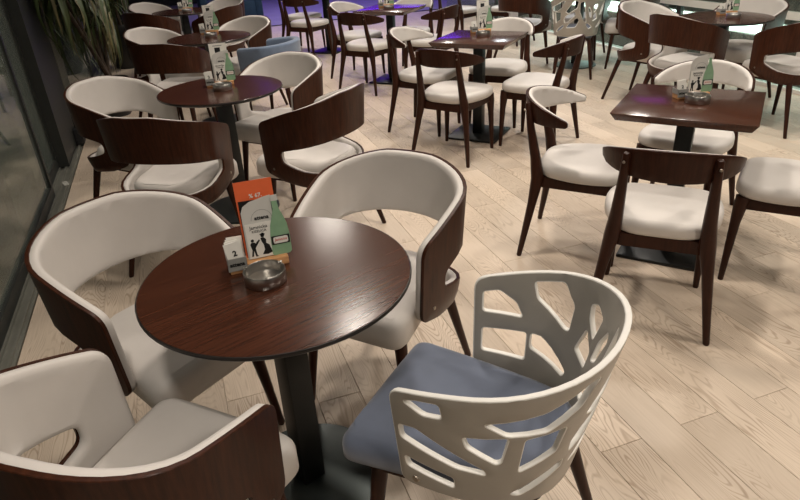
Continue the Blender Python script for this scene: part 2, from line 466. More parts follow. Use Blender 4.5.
def seat_outline(front, back, wf, wb, bulge=0, rf=.07, rb=.16):
    p = [(front, -wf), (front, wf), (back, wb), (back, -wb)]
    return rounded(p, [rf, rf, rb, rb], 7)

tub_f, tub_L = u_curve(.170, .255, .212, power=2.1, toe=.02)
def tub_surf(s, z, off):
    x, y, nx, ny = tub_f(s)
    k = abs(s)/tub_L
    fl = (z-.42)*(.085*(1-.35*k)) - max(0, .42-z)*.25
    return Vector((x+nx*(off+fl), y+ny*(off+fl), z))
def tub_outline():
    L = tub_L
    top = [(L*t, .820 - .142*max(0, (abs(t)-.14)/.86)**1.3) for t in [-.86+1.72*k/34 for k in range(35)]]
    bot = [(L*t, .352 + .045*abs(t)**2.2) for t in [.80-1.6*k/24 for k in range(25)]]
    ze = .820 - .142
    p = top + [(L, ze), (L+.004, .418)] + bot + [(-L-.004, .418), (-L, ze)]
    r = [0]*35 + [.075, .035] + [0]*25 + [.035, .075]
    return rounded(p, r, 7)
def tub_hole():
    w = .43; n = 20
    up = [(w*t, .603 - .060*abs(t)**2.2) for t in [-1+2*k/n for k in range(n+1)]]
    dn = [(w*t, .425 + .065*abs(t)**2.4) for t in [1-2*k/n for k in range(n+1)]]
    return rounded(up + dn, [.03 if i in (0, n, n+1, 2*n+1) else 0 for i in range(2*n+2)], 4)
def make_tub(name, shell='walnut_shell', pad='cream_leather', seat='cream_leather'):
    root = empty(name)
    sh = obj('shell', sheet(tub_outline(), [tub_hole()], tub_surf, [(.0, .0015), (-.0015, 0), (-.0105, 0), (-.012, .0015)], .034), [shell, shell], root, 40)
    pd = obj('back_pad', sheet(tub_outline(), [tub_hole()], tub_surf,
             [(-.0122, .002), (-.018, .0005), (-.027, .001), (-.033, .006), (-.036, .016)], .034), pad, root, 60)
    pd['label'] = 'cream upholstered lining of the tub back'
    st = obj('seat', cushion(seat_outline(.325, -.13, .218, .165, 0, .065, .12), .368, .470, .034, .012), seat, root, 60)
    b = bmesh.new()
    o2 = seat_outline(.285, -.11, .185, .14, 0, .05, .11)
    lo = [b.verts.new((p.x, p.y, .350)) for p in o2]; hi = [b.verts.new((p.x, p.y, .375)) for p in o2]
    for k in range(len(o2)): b.faces.new((lo[k], lo[(k+1) % len(o2)], hi[(k+1) % len(o2)], hi[k]))
    b.faces.new(hi); b.faces.new(lo[::-1])
    obj('seat_frame', b, 'walnut_leg', root, 40)
    legs(root, [((.24, .165, .375), (.275, .20, 0)), ((.24, -.165, .375), (.275, -.20, 0)),
                ((-.09, .165, .385), (-.20, .215, 0)), ((-.09, -.165, .385), (-.20, -.215, 0))])
    for sg in (1, -1):
        p = tub_surf(sg*(tub_L-.06), .445, .0); x, y, nx, ny = tub_f(sg*(tub_L-.06))
        screw(root, p, (nx, ny, 0))
    return root

# ---- lattice chair: perforated painted shell round a blue seat
lat_f, lat_L = u_curve(.249, .262, .169, power=2.15, toe=.02)
def lat_surf(s, z, off):
    x, y, nx, ny = lat_f(s)
    q = min(1, abs(s)/lat_L); fl = (z-lat_z(q))*.21*(1-.55*q*q)
    return Vector((x+nx*(off+fl), y+ny*(off+fl), z))
def lat_z(q): return .795 - .104*q**1.7
def make_lattice(name):
    root = empty(name); L = lat_L
    top = [(-L+2*L*k/36, lat_z(abs(-1+2*k/36))) for k in range(37)]
    bot = [(L-2*L*k/24, .408 + .006*(1-abs(1-2*k/24))) for k in range(25)]
    p = top[:1] + top[2:35] + top[36:] + bot[:1] + bot[2:23] + bot[24:]
    n1 = len(top)-2
    out = rounded(p, [.03 if i in (0, n1-1, n1, len(p)-1) else 0 for i in range(len(p))], 5)
    # openings, drawn flat: u = 0 at an arm front .. 1 at the back centre, v = 0 rim .. 1 bottom edge
    near = [[(.065, .085), (.12, .065), (.21, .07), (.215, .185), (.14, .185)],
            [(.37, .19), (.58, .155), (.74, .07), (.79, .075), (.73, .22), (.60, .31), (.45, .29)],
            [(.03, .33), (.10, .33), (.36, .60), (.37, .645), (.25, .625), (.03, .455)],
            [(.29, .32), (.455, .31), (.43, .52), (.41, .535), (.30, .41)],
            [(.52, .34), (.685, .34), (.665, .52), (.505, .62)],
            [(.035, .65), (.235, .74), (.235, .84), (.04, .75)],
            [(.475, .83), (.60, .73), (.73, .65), (.735, .71), (.52, .85)],
            [(.79, .34), (.95, .09), (1.02, .10), (1.0, .26), (.85, .38)],
            [(.75, .52), (.79, .44), (.96, .34), (.98, .42), (.84, .58), (.76, .61)],
            [(.79, .73), (.88, .60), (1.02, .49), (1.05, .56), (.99, .72)]]
    far = [[(.045, .14), (.12, .14), (.20, .25), (.235, .37), (.045, .32)],
           [(.045, .49), (.26, .50), (.26, .73), (.045, .71)],
           [(.28, .08), (.42, .07), (.49, .22), (.485, .40), (.455, .40), (.30, .21)],
           [(.285, .50), (.34, .51), (.52, .70), (.50, .74), (.285, .62)],
           [(.59, .16), (.63, .14), (.69, .20), (.66, .36), (.60, .25)],
           [(.60, .33), (.665, .45), (.655, .57), (.55, .50)],
           [(.78, .22), (.80, .27), (.74, .46), (.70, .48), (.72, .34)],
           [(.88, .10), (.95, .14), (.94, .36), (.86, .56), (.80, .60), (.83, .40)],
           [(.64, .72), (.76, .62), (.80, .66), (.72, .76)]]
    holes = []
    for sg, hs in ((1, near), (-1, far)):
        for h in hs:
            q = []
            for u, v in h:
                s = sg*L*(1-u); zt = lat_z(min(1, abs(s)/L)); q.append((s, zt-(zt-.395)*v))
            holes.append(rounded(q, .0085, 4))
    sh = obj('shell', sheet(out, holes, lat_surf, [(.0, .0035), (-.001, .001), (-.0035, 0), (-.0105, 0), (-.013, .001), (-.014, .0035)], .028, (0, 1, 0)),
             ['lattice_paint', 'lattice_edge'], root, 35)
    sh['label'] = 'perforated greige shell with irregular openings'
    obj('seat', cushion(seat_outline(.335, -.150, .224, .165, 0, .05, .11), .395, .465, .028, .010), 'blue_velvet', root, 60)
    b = bmesh.new(); o2 = seat_outline(.295, -.13, .185, .145, 0, .04, .10)
    lo = [b.verts.new((p.x, p.y, .36)) for p in o2]; hi = [b.verts.new((p.x, p.y, .40)) for p in o2]
    for k in range(len(o2)): b.faces.new((lo[k], lo[(k+1) % len(o2)], hi[(k+1) % len(o2)], hi[k]))
    b.faces.new(hi); b.faces.new(lo[::-1]); obj('seat_frame', b, 'walnut_leg', root, 40)
    legs(root, [((.25, .165, .375), (.285, .20, 0)), ((.25, -.165, .375), (.285, -.20, 0)),
                ((-.115, .14, .375), (-.215, .19, 0)), ((-.115, -.14, .375), (-.215, -.19, 0))])
    for sg in (1, -1):
        s = sg*(L-.04); p = lat_surf(s, .434, 0); x, y, nx, ny = lat_f(s); screw(root, p, (nx, ny, 0), .010, 'bolt')
    return root

# ---- fully upholstered blue armchair
def make_blue(name):
    root = empty(name); L = tub_L
    top = [(-L+2*L*k/30, .715-.03*abs(-1+2*k/30)**2) for k in range(31)]
    bot = [(L-2*L*k/24, .36) for k in range(25)]
    p = top[:1]+top[2:29]+top[30:]+bot[:1]+bot[2:23]+bot[24:]; n1 = 29
    out = rounded(p, [.03 if i in (0, n1-1) else 0 for i in range(len(p))], 5)
    obj('back', sheet(out, [], tub_surf, [(.0, .016), (-.006, .006), (-.018, 0), (-.034, 0), (-.046, .006), (-.052, .016)], .04), 'blue_velvet_pale', root, 60)
    s_ = obj('seat', cushion(seat_outline(.30, -.205, .215, .15, 0, .05, .13), .36, .465, .03, .01), 'cream_leather', root, 60)
    legs(root, [((.2, .17, .365), (.235, .2, 0)), ((.2, -.17, .365), (.235, -.2, 0)), ((-.16, .15, .365), (-.24, .2, 0)), ((-.16, -.15, .365), (-.24, -.2, 0))])
    return root

# ---- side chair: curved crest rail on two rear posts
def crest_f():
    R, hw = .265, 1.42          # arc radius, half angle
    return R, hw
CR, CHW = crest_f()
CL = CR*CHW
def crest_surf(s, z, off):
    a = s/CR; r = CR + off + (z-.72)*.12
    return Vector((-.005 - r*cos(a), r*sin(a)*.93, z))
def crest_outline():
    top = [(CL*t, .785 - .080*abs(t)**1.9) for t in [-1+2*k/24 for k in range(25)]]
    bot = [(CL*t, .664 + .012*abs(t)**2.6) for t in [1-2*k/24 for k in range(25)]]
    p = top + bot; r = [0]*50
    for i in (0, 24, 25, 49): r[i] = .022
    drop = {1, 23, 26, 48}
    q = [(p[i], r[i]) for i in range(50) if i not in drop]
    return rounded([a for a, b in q], [b for a, b in q], 5)
def make_side(name):
    root = empty(name)
    obj('crest_rail', sheet(crest_outline(), [], crest_surf, [(.012, .004), (.010, .001), (0, 0), (-.002, .002)], .03), 'walnut_leg', root, 40)
    pd = obj('back_pad', sheet(crest_outline(), [], crest_surf, [(-.0025, .002), (-.010, .001), (-.018, .005), (-.022, .014)], .03), 'cream_leather', root, 60)
    pd['label'] = 'cream upholstered inner face of the crest rail'
    obj('seat', cushion(rounded([(.225, -.205), (.225, .205), (.03, .236), (-.195, .165), (-.195, -.165), (.03, -.236)], [.10, .10, .17, .12, .12, .17], 7), .412, .468, .024, .010), 'cream_leather', root, 60)
    # apron: four rails, each thin and standing on edge
    b = bmesh.new(); o2 = rounded([(.205, -.19), (.205, .19), (-.18, .165), (-.18, -.165)], .03, 4); o3 = [p*.86 for p in o2]
    n = len(o2)
    rg = [[b.verts.new((p.x, p.y, z)) for p in oo] for oo, z in ((o2, .355), (o2, .408), (o3, .408), (o3, .355))]
    for A, B in zip(rg, rg[1:]+rg[:1]):
        for k in range(n): b.faces.new((A[k], A[(k+1) % n], B[(k+1) % n], B[k]))
    obj('apron', b, 'walnut_leg', root, 40)
    for sg in (1, -1):
        b = bmesh.new()       # front leg with a swept shoulder into the apron
        tube_path(b, [(.185, sg*.175, .408), (.19, sg*.18, .36), (.195, sg*.183, .28), (.202, sg*.193, .004), (.202, sg*.193, 0)], [.031, .028, .021, .0125, .011], 10)
        obj('leg', b, 'walnut_leg', root, 45)
        b = bmesh.new()       # rear leg runs on up as the post behind the crest
        a = sg*.60; pt = crest_surf(a*CR, .73, .02)
        tube_path(b, [(-.238, sg*.23, 0), (-.238, sg*.23, .004), (-.195, sg*.190, .28), (-.180, sg*.170, .40), (-.196, sg*.162, .50), (pt.x+.014, pt.y+sg*.004, .64), (pt.x-.004, pt.y, .752), (pt.x-.005, pt.y, .757)],
                  [.0105, .0125, .0215, .031, .025, .0185, .014, .011], 10)
        o = obj('leg', b, 'walnut_leg', root, 45)
        screw(o, (pt.x-.018, pt.y+sg*.007, .725), (-cos(a), sin(a)*.9, 0), .006)
    return root

protos = {'tub': make_tub('tub_chair'), 'lattice': make_lattice('lattice_chair'), 'side': make_side('side_chair'), 'blue': make_blue('blue_armchair')}
used = set()
def chair(kind, x, y, face, label, group=None):
    p = protos[kind]
    o = p if kind not in used else copy_tree(p)
    used.add(kind)
    o.location = (x, y, 0); o.rotation_euler = (0, 0, radians(face))
    tag(o, label, 'armchair' if kind == 'blue' else 'chair', group)
    if not group and 'group' in o: del o['group']
    return o

# ------------------------------------------------------------------ tables
TZ = .74
def make_round(name):
    root = empty(name)
    b = bmesh.new(); R = .346
    # underside and edge, then the veneered top as its own disc
    obj('edge_band', _edge(R), 'edge_black', root, 40)
    b.free(); b = bmesh.new(); lathe(b, [(R-.0035, TZ-.004), (R-.0035, TZ-.0006), (R-.0045, TZ), (0, TZ)], 72); obj('table_top', b, 'walnut_top', root, 30)
    b = bmesh.new(); box(b, -.036, .036, -.036, .036, .02, TZ-.034, .004); obj('column', b, 'black_metal', root, 40)
    b = bmesh.new(); lathe(b, [(0, TZ-.036), (.13, TZ-.036), (.13, TZ-.0225), (0, TZ-.0225)], 24); obj('mounting_plate', b, 'black_metal', root, 40)
    b = bmesh.new(); lathe(b, [(0, .0), (.225, .0), (.228, .004), (.224, .012), (.06, .022), (0, .022)], 56); obj('base', b, 'base_steel', root, 40)
    return root
def _edge(R):
    b = bmesh.new(); lathe(b, [(0, TZ-.022), (R-.026, TZ-.022), (R-.004, TZ-.013), (R, TZ-.009), (R, TZ-.003), (R-.0015, TZ-.0008), (R-.0035, TZ-.0008), (R-.0035, TZ-.0045), (0, TZ-.0045)], 72)
    return b
SQ = .29
def make_square(name):
    root = empty(name)
    b = bmesh.new()
    r = bmesh.ops.create_cube(b, size=1)
    for v in r['verts']:
        k = SQ if v.co.z > 0 else SQ-.022
        v.co = Vector((k*(1 if v.co.x > 0 else -1), k*(1 if v.co.y > 0 else -1), TZ if v.co.z > 0 else TZ-.036))
    bmesh.ops.bevel(b, geom=list(b.edges), offset=.003, segments=2, profile=.5, affect='EDGES')
    obj('table_top', b, 'walnut_top', root, 40)
    b = bmesh.new(); box(b, -.037, .037, -.037, .037, .012, TZ-.044, .004); obj('column', b, 'black_metal', root, 40)
    b = bmesh.new(); box(b, -.12, .12, -.12, .12, TZ-.045, TZ-.037); obj('mounting_plate', b, 'black_metal', root, 40)
    b = bmesh.new(); box(b, -.20, .20, -.20, .20, 0, .016, .003); obj('base', b, 'black_metal', root, 40)
    return root
rt, sq = make_round('round_table'), make_square('square_table')
tb = {}
def table(key, proto, x, y, rz, label):
    o = proto if not any(v[3] is proto for v in tb.values()) else copy_tree(proto)
    o.location = (x, y, 0); o.rotation_euler = (0, 0, radians(rz)); tag(o, label, 'table')
    tb[key] = (x, y, o, proto)
table('T1', rt, .137, 1.407, 20, 'round walnut table carrying the orange leaflet and menu card')
table('T2', rt, .214, 3.647, 24, 'round walnut table next along the glass wall from the orange leaflet table')
table('T3', rt, .319, 5.701, 28, 'round walnut table with the solid blue armchair drawn up')
table('T4', rt, .212, 7.964, 24, 'last round walnut table along the glass wall beside the long-leaved plant')
table('D', rt, 4.107, 3.933, 24, 'round walnut table ringed by four tub chairs beside the bright window front')
table('E', rt, 4.231, 6.028, 24, 'round walnut table with a lattice chair beside the bright window front')
table('F', rt, 4.18, 8.20, 24, 'round walnut table behind the window-side table with the lattice chair')
table('A', sq, 2.144, 2.158, 40.2, 'square walnut table nearest the blue-seated lattice chair with side chairs around it')
table('B', sq, 2.158, 4.290, 43.1, 'middle square walnut table of the row, without purple shine')
table('C', sq, 2.207, 6.441, 45, 'square walnut table whose whole top shines purple')
table('G', sq, 2.05, 8.60, 45, 'far square walnut table behind the purple-shining one')


T1L, T2L, T3L, T4L = 'orange leaflet table', 'round table between pillar and orange leaflet', 'table with the blue armchair', 'table beside the plant'
AL, BL, CL_, GL = 'square table by the lattice chair', 'middle square table', 'purple-shining table', 'far square table'
DL, EL, FL = 'four-tub table by the window', 'window table with lattice chair', 'farthest window table'
for kind, x, y, f, text in [
        ('tub', -.226, 1.792, -54.9, 'cream tub chair between the glass wall and the ' + T1L),
        ('tub', .560, 1.792, 221.8, 'cream tub chair with walnut side opposite the lattice chair, by the ' + T1L),
        ('tub', -.275, 1.030, 44.7, 'cream tub chair with walnut outer shell, seat tucked under the ' + T1L),
        ('lattice', .562, .970, 132.3, 'greige lattice-shell chair with blue seat at the ' + T1L),
        ('tub', -.355, 3.835, -41, 'cream tub chair beside the dark pillar at the ' + T2L),
        ('tub', -.135, 3.078, 56.7, 'tub chair with its walnut back turned at the ' + T2L),
        ('tub', .615, 3.945, 220.7, 'cream tub chair before the blue armchair at the ' + T2L),
        ('tub', .651, 3.067, 132.1, 'tub chair with slanting walnut back at the ' + T2L),
        ('tub', -.123, 5.986, -38.6, 'cream tub chair on the glass wall side of the ' + T3L),
        ('tub', -.045, 5.22, 62, 'tub chair with its walnut back turned at the ' + T3L),
        ('tub', .66, 6.07, 219, 'cream tub chair with lining in view at the ' + T3L),
        ('blue', .80, 5.33, 140, 'solid blue upholstered armchair with pale seat at a round table'),
        ('tub', -.14, 8.40, -44, 'cream tub chair with lining in view at the ' + T4L),
        ('tub', -.186, 7.55, 49, 'tub chair with its walnut back to the pillar at the ' + T4L),
        ('tub', .70, 8.24, 218, 'cream tub chair on the hall side of the ' + T4L),
        ('tub', .58, 7.38, 134, 'tub chair with walnut back behind a menu card at the ' + T4L),
        ('side', 1.773, 2.398, -44.3, 'side chair with cream crest lining facing the ' + AL),
        ('side', 1.723, 1.783, 47.2, 'side chair showing its walnut crest back at the ' + AL),
        ('side', 2.43, 1.77, 128, 'side chair with only seat and leg showing at the ' + AL),
        ('side', 2.505, 2.49, 210, 'side chair with pale crest behind the ' + AL),
        ('side', 1.871, 4.661, -49, 'side chair with cream crest lining in view at the ' + BL),
        ('side', 1.815, 3.975, 36, 'side chair with walnut crest back and cream seat at the ' + BL),
        ('side', 2.445, 3.90, 125, 'side chair with slanting walnut crest on window side of ' + BL),
        ('side', 2.491, 4.57, 224, 'side chair whose pale rounded crest shows behind the ' + BL),
        ('side', 1.955, 6.868, -50, 'side chair with cream crest lining in view at the ' + CL_),
        ('side', 1.87, 6.21, 37.6, 'side chair with walnut crest back and round seat at the ' + CL_),
        ('side', 2.50, 6.06, 125, 'side chair with slanting walnut crest on window side of ' + CL_),
        ('side', 2.54, 6.75, 224, 'side chair whose pale crest rises behind the ' + CL_),
        ('side', 1.70, 8.24, 40, 'side chair with walnut crest back at the ' + GL),
        ('side', 1.77, 8.93, -48, 'side chair with cream seat behind another chair at the ' + GL),
        ('tub', 3.87, 4.55, -72, 'tub chair with curved walnut arm and pale lining at the ' + DL),
        ('tub', 3.66, 3.88, 6, 'tub chair with walnut back square-on at the ' + DL),
        ('tub', 4.249, 3.323, 90, 'tub chair with broad walnut back against the window at the ' + DL),
        ('tub', 4.59, 4.14, 195, 'cream tub chair facing out from behind the ' + DL),
        ('tub', 3.69, 6.36, 18, 'tub chair with tall walnut back at the ' + EL),
        ('lattice', 3.93, 5.64, 55, 'pale lattice-shell chair seen from outside at a window-side table'),
        ('tub', 4.72, 5.66, 140, 'tub chair half hidden by another tub chair at the ' + EL),
        ('tub', 4.62, 6.45, 222, 'cream tub chair behind the far lattice chair at the ' + EL),
        ('side', 3.72, 8.02, 30, 'side chair with only seat and legs in view at the ' + FL),
        ('side', 4.35, 7.72, 120, 'side chair with seat peeping past a menu card at the ' + FL)]:
    chair(kind, x, y, f, text)

# ------------------------------------------------------------------ things on the tables
def thin(name, poly, y, mat, parent, t=.0012, r=0):
    """flat die-cut sheet standing in the x-z plane, front face at -y"""
    b = bmesh.new(); p = rounded([Vector(q) for q in poly], r, 4) if r else [Vector(q) for q in poly]
    f = [b.verts.new((q.x, y, q.y)) for q in p]; k = [b.verts.new((q.x, y+t, q.y)) for q in p]; n = len(p)
    b.faces.new(f); b.faces.new(k[::-1])
    for i in range(n): b.faces.new((f[i], f[(i+1) % n], k[(i+1) % n], k[i]))
    return obj(name, b, mat, parent)
def letter(body, size, x, z, y, mat, parent, **kw):
    me = text_mesh(body, size, **kw); o = link_mesh('lettering', me, mat, parent)
    o.location = (x, y, z); o.rotation_euler = (pi/2, 0, 0); return o
def circle(cx, cz, r, n=14, a0=0, a1=2*pi, k=1.0): return [(cx+r*cos(a0+(a1-a0)*i/n), cz+k*r*sin(a0+(a1-a0)*i/n)) for i in range(n)]
BOTTLE = [(x-.006, z) for x, z in [(.040, .0), (.082, .0), (.088, .006), (.088, .055), (.085, .085), (.077, .110), (.070, .128), (.068, .150), (.070, .152), (.070, .165), (.054, .165), (.054, .152), (.055, .128), (.050, .110), (.042, .085), (.038, .055), (.037, .006)]]
def make_card():
    root = empty('menu_card')
    thin('panel', [(-.032, 0), (.045, 0), (.048, .166), (.030, .164), (-.006, .156), (-.024, .146), (-.031, .130)], 0, 'paper_grey', root)
    # the arch and the name above the picture
    b = bmesh.new(); n = 16
    for k in range(n):
        a0, a1 = pi*k/n, pi*(k+1)/n
        q = [b.verts.new((.018+r*cos(a), -.0006, .105+r*sin(a))) for r, a in ((.026, a0), (.026, a1), (.0272, a1), (.0272, a0))]
        b.faces.new(q)
    obj('printed_arch', b, 'ink_grey', root)
    letter('attena', .0145, .018, .106, -.0008, 'ink_black', root, bold=.0004)
    p = thin('picture_card', [(-.028, .002), (.040, .002), (.040, .098), (-.028, .098)], -.003, 'paper_white', root)
    letter('Jamnicka', .0130, .006, .083, -.0036, 'ink_black', p)
    letter('KISELICA', .0095, .006, .073, -.0036, 'ink_black', p)
    # dancing couple in black
    for poly in (circle(-.015, .052, .0042), [(-.019, .047), (-.011, .047), (-.004, .040), (-.003, .043), (.004, .050), (.002, .053), (-.006, .046), (-.010, .032), (-.008, .010), (-.004, .007), (-.012, .007), (-.015, .024), (-.018, .008), (-.023, .008), (-.019, .026), (-.022, .042)],
                 circle(.012, .062, .0048), [(.006, .056), (.014, .057), (.020, .050), (.019, .040), (.026, .034), (.032, .012), (.020, .008), (.006, .010), (.013, .022), (.012, .036), (.008, .046)], [(.005, .066), (.013, .070), (.019, .066), (.017, .063), (.008, .063)]):
        thin('printed_figure', poly, -.0036, 'ink_black', p, .0004)
    bt = thin('bottle_print', BOTTLE, -.0045, 'bottle_green', root)
    thin('bottle_cap', [(.047, .150), (.065, .150), (.064, .166), (.048, .166)], -.0052, 'paper_grey', bt, .0006)
    lb = thin('bottle_label', [(.033, .030), (.0805, .030), (.0805, .054), (.033, .054)], -.0052, 'ink_black', bt, .0006)
    thin('label_field', [(.038, .033), (.076, .033), (.076, .051), (.038, .051)], -.0058, 'paper_white', lb if False else bt, .0005, .005)
    letter('Jamnica', .0105, .057, .040, -.0061, 'ink_red', bt, shear=.2)
    return root
def make_holder():
    root = empty('card_holder')
    b = bmesh.new(); box(b, -.078, .074, -.026, .026, 0, .022, .002); obj('block', b, 'block_wood', root, 40)
    b = bmesh.new()      # grey metal pocket for sachets
    box(b, -.082, -.033, -.0285, -.0270, .010, .046); box(b, -.082, -.0805, -.0285, .026, .022, .046); box(b, -.0345, -.033, -.0285, .020, .022, .034)
    pk = obj('pocket', b, 'pocket_grey', root)
    letter('attena', .0150, -.0575, .024, -.0289, 'ink_black', pk, bold=.0006)
    return root
def make_sachet(mark=True):
    root = empty('sugar_sachet')
    thin('paper', [(-.020, 0), (.020, 0), (.020, .058), (-.020, .058)], 0, 'paper_white', root, .003)
    if mark: letter('2', .02, .002, .022, -.0006, 'ink_black', root, bold=.0008)
    return root
def make_ashtray():
    root = empty('ashtray')
    b = bmesh.new(); lathe(b, [(0, 0), (.050, 0), (.0525, .003), (.0525, .032), (.051, .034), (.0495, .032), (.049, .006), (.046, .004), (0, .004)], 48)
    obj('bowl', b, 'steel', root, 40)
    b = bmesh.new()
    for k in range(3):
        a = 2*pi*k/3+.5; bar(b, (.044*cos(a), .044*sin(a), .0335), (.056*cos(a), .056*sin(a), .0335), .0030, .0030, 8, up=(0, 0, 1), flat=.6)
    obj('rest_notch', b, 'steel', root, 40)
    return root
proto = {'card': make_card(), 'holder': make_holder(), 'sachet': make_sachet(), 'ash': make_ashtray()}
taken = set()
def put(kind, m, label, cat, group=None):
    o = proto[kind] if kind not in taken else copy_tree(proto[kind]); taken.add(kind)
    o.matrix_world = m; tag(o, label, cat, group); return o
def table_set(key, hp, ap, head, name, leaf, ns):
    """holder centre and ashtray centre found on the table top; head = bearing of the holder's long side"""
    h = at(hp[0], hp[1], TZ); a = at(ap[0], ap[1], TZ)
    base = Matrix.Translation(h) @ Matrix.Rotation(head, 4, 'Z')
    put('holder', base, 'wooden card holder with sachet pocket on the ' + name, 'holder')
    lean = Matrix.Translation((.006, -.006, .0228)) @ Matrix.Rotation(radians(-3), 4, 'X')
    put('card', base @ lean, 'menu card with green bottle print standing on the ' + name, 'menu card')
    if leaf:
        r = empty('leaflet')
        mt = 'paper_orange' if leaf == 'orange' else 'paper_white'
        thin('sheet', [(-.038, 0), (.058, 0), (.058, .205), (-.038, .205)], 0, mt, r)
        if leaf == 'orange':
            letter('% 67.', .015, .012, .160, -.0008, 'paper_white', r, bold=.0003)
            thin('dark_band', [(-.034, .0), (.052, .0), (.052, .153), (-.034, .155)], -.0008, 'ink_black', r, .0005)
        else:
            thin('printed_square', [(-.008, .155), (.022, .155), (.022, .182), (-.008, .182)], -.0008, 'ink_black', r, .0005)
            thin('printed_line', [(-.016, .190), (.034, .190), (.034, .194), (-.016, .194)], -.0008, 'ink_grey', r, .0005)
        r.matrix_world = base @ Matrix.Translation((.008, .008, .0228)) @ Matrix.Rotation(radians(-4), 4, 'X')
        tag(r, ('orange leaflet standing behind the bottle menu card' if leaf == 'orange' else 'white leaflet with black square on the ' + name), 'leaflet')
    for k in range(ns):
        put('sachet', base @ Matrix.Translation((-.057+.001*k, -.021+.010*k, .0268)) @ Matrix.Rotation(radians(-8-3*k), 4, 'X') @ Matrix.Rotation(radians(-7+3*k), 4, 'Y'),
            (['frontmost white sugar sachet in the holder on the ', 'sugar sachet just behind the frontmost one on the ', 'sugar sachet just before the rearmost one on the ', 'rearmost white sugar sachet in the holder on the '][k if ns > 2 else 3*k]) + name, 'sachet', 'sugar sachets on the ' + name)
    put('ash', Matrix.Translation(a) @ Matrix.Rotation(head, 4, 'Z'), 'round steel ashtray on the ' + name, 'ashtray')
d = at(290, 264, TZ) - at(236, 278, TZ); H1 = atan2(d.y, d.x) - .09
table_set('T1', (260, 264.5), (266, 281), H1, T1L, 'orange', 4)
table_set('T2', (221, 85), (223, 89.5), H1-.05, T2L, 'white', 2)
table_set('T3', (210, 33), (211, 37), H1-.1, T3L, 'white', 2)
table_set('T4', (186, 9.5), (187, 12), H1-.1, T4L, None, 2)
table_set('A', (691, 97), (697, 102), H1-.25, AL, None, 2)
table_set('B', (481, 32), (483, 36), H1-.15, BL, 'white', 2)
table_set('C', (386, 6.5), (389, 9), H1-.1, CL_, None, 2)
table_set('D', (727, 14), (733, 18), H1-.2, DL, None, 2)

# ------------------------------------------------------------------ glazed front along the round tables
def slab(name, x0, x1, y0, y1, z0, z1, mat, parent=None, bev=0):
    b = bmesh.new(); box(b, x0, x1, y0, y1, z0, z1, bev); return obj(name, b, mat, parent, 40 if bev else None)
wl = empty('wall_left', (0, 0, 0)); tag(wl, 'sliding glass front with grey floor track and slim stiles', kind='structure')
tk = slab('floor_track', WX0-.17, WX0, Y0, 11.6, -.10, .004, 'frame_grey', wl)
for k, x in enumerate((-.880, -.925, -.970, -1.015)):
    slab('track_rib', x-.006, x+.006, Y0, 11.6, .004, .020, 'frame_grey', wl)
me = text_mesh('1000', .05); o = link_mesh('lettering', me, 'paper_white', wl); o.location = (-.905, 4.62, .0215); o.rotation_euler = (0, 0, radians(-72)); 
o.location.z = .0205
slab('head_rail', WX0-.17, WX0, Y0, 11.6, 2.95, CEIL, 'frame_dark', wl)
def pane(x, y0, y1, stile='frame_dark'):
    g = slab('pane', x-.004, x+.004, y0+.03, y1-.03, .09, 2.95, 'window_glass', wl)
    for ya, yb in ((y0, y0+.035), (y1-.035, y1)): slab('stile', x-.018, x+.018, ya, yb, .02, 2.95, stile, wl)
    slab('bottom_rail', x-.018, x+.018, y0+.035, y1-.035, .02, .09, stile, wl)
for x, a, b_ in ((-.945, -1.6, .55), (-.990, .45, 2.55), (-.945, 2.45, 4.40), (-.990, 3.60, 5.02), (-.945, 6.13, 8.2), (-.990, 8.1, 10.2), (-.945, 10.1, 11.6)): pane(x, a, b_)
slab('pillar_panel', -1.03, -.90, 5.02, 6.13, .02, 2.95, 'frame_dark', wl)
for k in range(5): slab('pillar_fin', -.905, -.890, 5.80+.066*k, 5.825+.066*k, .02, 2.95, 'frame_grey', wl)
dc = empty('door_closer', (-.855, 5.62, 0)); tag(dc, 'small black door closer box standing on the floor track', 'door closer')
slab('housing', -.045, .02, -.06, .06, .02, .15, 'rubber_black', dc, .008); slab('arm', -.03, -.015, .0, .02, .15, .26, 'rubber_black', dc)

